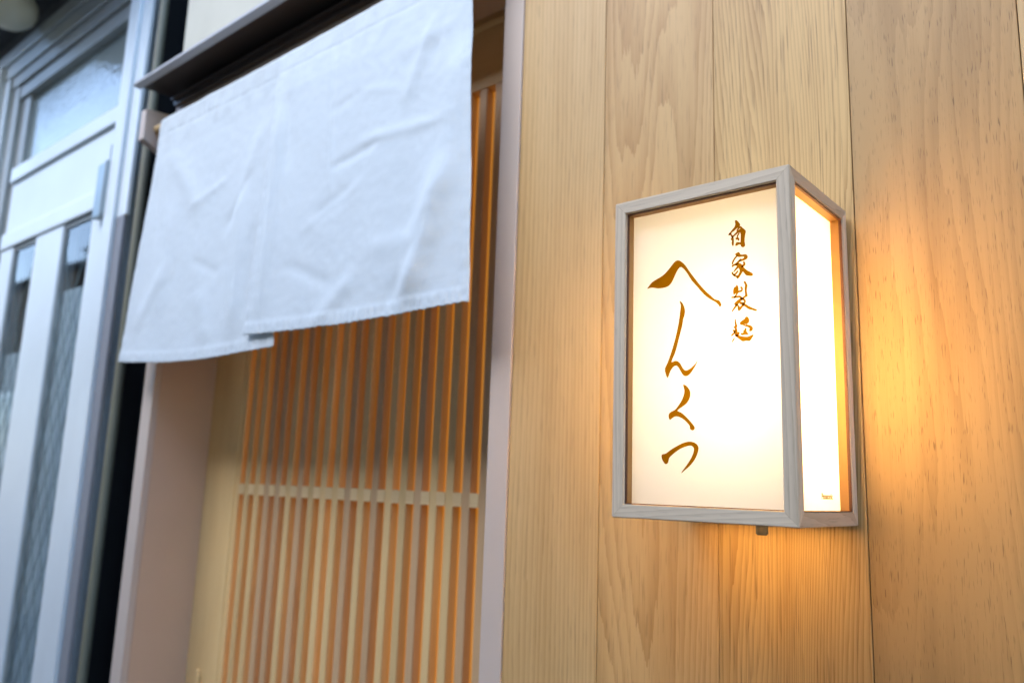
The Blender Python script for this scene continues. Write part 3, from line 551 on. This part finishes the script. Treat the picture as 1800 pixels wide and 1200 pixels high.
# maker's name low on the side panel
def tiny_text(txt, size, y0, z0, mat):
    cu = bpy.data.curves.new('t', 'FONT'); cu.body = txt; cu.size = size; cu.offset = 0.0003
    to = bpy.data.objects.new('t', cu); COL.objects.link(to)
    me = bpy.data.meshes.new_from_object(to.evaluated_get(bpy.context.evaluated_depsgraph_get()))
    bpy.data.objects.remove(to); bpy.data.curves.remove(cu)
    for v in me.vertices: v.co = Vector((0, v.co.x, v.co.y))
    me.materials.clear(); me.name = 'maker_mark'
    return link('maker_mark', me, mat, spn, (X1 - PDS['right'] + 0.0003, y0, z0))
tiny_text('Panasonic', 0.0070, -0.0660, 1.3530, 'gap_shade_print')
# ------------------------------------------------------------------ neighbour shop front (left, far out of focus)
SF = thing('shop_front', 'white framed shop front with glazed transom left of the curtain', 'building', (-2.0, 0, 0))
box('wall', 'wall_cream', SF, -6.0, -2.72, 0.02, 0.2, 0.0, 2.6595)
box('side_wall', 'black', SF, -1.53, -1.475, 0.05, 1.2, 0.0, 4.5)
box('upper_wall', 'soffit', SF, -6.0, -1.4725, 0.021, 0.2, 2.66, 4.5)
# right jamb: white post, then a strip white above and grey below
box('jamb', 'white_paint', SF, -1.5490, -1.4960, -0.012, 0.08, 0.0, 2.70, bev=0.002)
box('jamb', 'white_paint', SF, -1.4945, -1.4480, -0.003, 0.006, 1.95, 2.70, bev=0.002)
box('jamb', 'grey_strip', SF, -1.4945, -1.4560, -0.003, 0.006, 0.0, 1.9495, bev=0.002)
# transom: stepped frame
bars = [(2.655, 2.700, -0.014), (2.606, 2.654, -0.006), (2.565, 2.605, 0.002), (2.520, 2.564, 0.012)]
for (za, zb, y) in bars:
    box('transom_bar', 'alu_track' if za > 2.6 else 'alu_grey', SF, -2.70 + (2.700 - zb) * 0.9, -1.5495, y, 0.07, za, zb, bev=0.002)
box('transom_bar', 'white_paint', SF, -2.560, -2.480, -0.022, 0.07, 0.0, 2.654, bev=0.003)
for i, (xa, xb, y) in enumerate([(-2.4795, -2.425, -0.006), (-2.4245, -2.365, 0.008), (-2.3645, -2.300, 0.022)]):
    box('transom_post', 'alu_track' if i == 0 else 'alu_grey', SF, xa, xb, y, 0.07, 2.0, 2.60 - i * 0.03, bev=0.002)
box('transom_pane', 'glass_transom', SF, -2.30, -1.5495, 0.036, 0.042, 2.2, 2.53)
box('mid_rail', 'white_paint', SF, -2.2995, -1.5495, 0.000, 0.055, 2.217, 2.262, bev=0.003)
box('soffit_board', 'soffit', SF, -6.0, -2.47, -0.205, 0.02, 2.80, 2.86)
box('soffit_board', 'soffit', SF, -2.469, -1.45, -0.42, 0.02, 2.80, 2.86)
bm = bmesh.new(); bmesh.ops.create_uvsphere(bm, u_segments=28, v_segments=18, radius=0.075)
for v in bm.verts: v.co.z *= 0.85
GL = thing('globe_lamp', 'unlit cream globe lamp under the dark eave, upper left corner', 'lamp', (-2.19, -0.10, 2.80))
link('globe', to_mesh(bm, 'globe', True), 'lamp_white', GL, (-2.19, -0.10, 2.715))
cyl('fitting', 'soffit', GL, (-2.19, -0.10, 2.788), 0.04, 0.024, seg=24)

# white panelled door with two long panes
WD = thing('panel_door', 'white panelled door with two long narrow glass panes', 'door', (-1.55, 0.02, 0))
DZ = 2.0
panes = [(-2.200, -2.025), (-1.838, -1.658)]
YD0, YD1 = 0.006, 0.045
box('stile', 'white_paint', WD, -2.2995, -2.2005, YD0, YD1, 0.03, DZ, bev=0.002)
box('stile', 'white_paint', WD, -2.0245, -1.8385, YD0, YD1, 0.03, DZ, bev=0.002)
box('stile', 'white_paint', WD, -1.6575, -1.5500, YD0, YD1, 0.03, DZ, bev=0.002)
box('top_panel', 'white_paint', WD, -2.2995, -1.5500, YD0 + 0.004, YD1, 2.052, 2.2165, bev=0.003)
box('moulding', 'white_paint', WD, -2.2995, -1.5500, YD0 - 0.006, YD1, DZ + 0.0005, 2.0515, bev=0.005)
box('bottom_rail', 'white_paint', WD, -2.2000, -1.6580, YD0, YD1, 0.03, 0.35, bev=0.002)
for xa, xb in panes:
    box('pane_bead', 'alu_grey', WD, xa, xa + 0.006, YD0 + 0.004, YD1, 0.35, DZ, bev=0.001)
    box('pane_bead', 'alu_grey', WD, xa + 0.0065, xb, YD0 + 0.004, YD1, DZ - 0.012, DZ - 0.0005, bev=0.001)
    c_ = Vector(((xa + 0.0065 + xb) / 2, YD0 + 0.009, (0.3505 + DZ - 0.0125) / 2)); hx, hz = (xb - xa - 0.0065) / 2, (DZ - 0.0125 - 0.3505) / 2
    bm = bmesh.new(); bm.faces.new([bm.verts.new(q) for q in ((-hx, 0, -hz), (hx, 0, -hz), (hx, 0, hz), (-hx, 0, hz))])
    pm = bpy.data.meshes.new('pane'); bm.normal_update(); bm.to_mesh(pm); bm.free()
    pn = link('pane', pm, 'glass_clear', WD, c_)
    bm = bmesh.new(); w = xb - xa - 0.0065; cx, cz = (xa + 0.0065 + xb) / 2, 1.1   # diagonal wires cast in the glass
    st = 0.11
    for sgn in (-1, 1):
        k = -12
        while k < 24:
            # line through (cx - w/2, zs) rising sgn*1.9*w across the pane
            zs = 0.40 + k * st; ze = zs + sgn * 0.36
            pts = [(-w / 2, zs), (w / 2, ze)]
            if min(zs, ze) > 0.37 and max(zs, ze) < DZ - 0.02:
                A, B = [Vector((p[0], 0, p[1] - cz)) for p in pts]; d = (B - A).normalized(); nrm = Vector((-d.z, 0, d.x)) * 0.0024
                yy = 0.0004 * (sgn > 0)
                vv = [bm.verts.new(q + Vector((0, yy, 0))) for q in (A + nrm, B + nrm, B - nrm, A - nrm)]; bm.faces.new(vv)
            k += 1
    wo_ = link('wire_mesh', to_mesh(bm, 'wire_mesh'), 'label_dark', pn, (cx, YD0 + 0.0080, cz)); wo_['kind'] = 'stuff'
for xa, xb in panes:
    box('net_curtain', 'net', WD, xa + 0.0065, xb, 0.026, 0.028, 0.3505, 1.82 if xa > -2 else 1.68)
box('wall', 'black', SF, -3.60, -1.5495, 0.25, 0.28, 0.0, 2.659)  # black backdrop painting the dark room seen through the door panes
hg = box('hinge', 'hinge', WD, -1.612, -1.556, -0.014, 0.0035, 1.965, 2.105, bev=0.003)
cyl('hinge_pin', 'hinge', hg, (-1.556, -0.012, 2.035), 0.008, 0.138, seg=14, bev=0.001)
box('sticker', 'label_dark', WD, -1.600, -1.567, 0.0060, 0.0098, 2.117, 2.163)

# narrow dark gap between the two buildings, with a thin pipe
PI_ = cyl('drain_pipe', 'pipe', None, (-1.4300, 0.02, 1.6), 0.0105, 3.2, 'z', seg=20)
PI_['label'] = 'thin olive pipe standing in the dark gap between the buildings'; PI_['category'] = 'pipe'
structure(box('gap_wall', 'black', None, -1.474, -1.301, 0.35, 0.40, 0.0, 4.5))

# ------------------------------------------------------------------ houses across the lane (mirrored in the glass)
def house(name, label, mat, x0, x1, y, h, wins):
    H = thing(name, label, 'house', ((x0 + x1) / 2, y, 0), 'houses across the lane')
    box('wall', mat, H, x0, x1, y - 4, y, 0, h)
    prism('roof', 'roof', H, [(y + 0.15, h), (y - 4.35, h), (y - 2, h + 1.1)], 'x', x0 - 0.2, x1 + 0.2)
    for (wx, wz, ww, wh) in wins:
        fr = box('window', 'white_paint', H, wx, wx + ww, y + 0.001, y + 0.05, wz, wz + wh)
        box('pane', 'glass_door', fr, wx + 0.06, wx + ww - 0.06, y + 0.051, y + 0.056, wz + 0.06, wz + wh - 0.06)
house('town_house', 'brownish house across the lane, farther along to the left', 'facade_a', -14, -8.2, -2.4, 3.4, [(-12.5, 1, 1.4, 1.2), (-10.5, 1, 1.2, 1.2), (-12, 3, 1.6, 1.0)])
house('town_house', 'tan house across the lane facing the doorway', 'facade_b', -7.6, 4.5, -2.4, 3.5, [(-6.5, 1, 1.4, 1.2), (-4, 0.9, 1.8, 1.3), (-1, 0.9, 1.8, 1.3)])
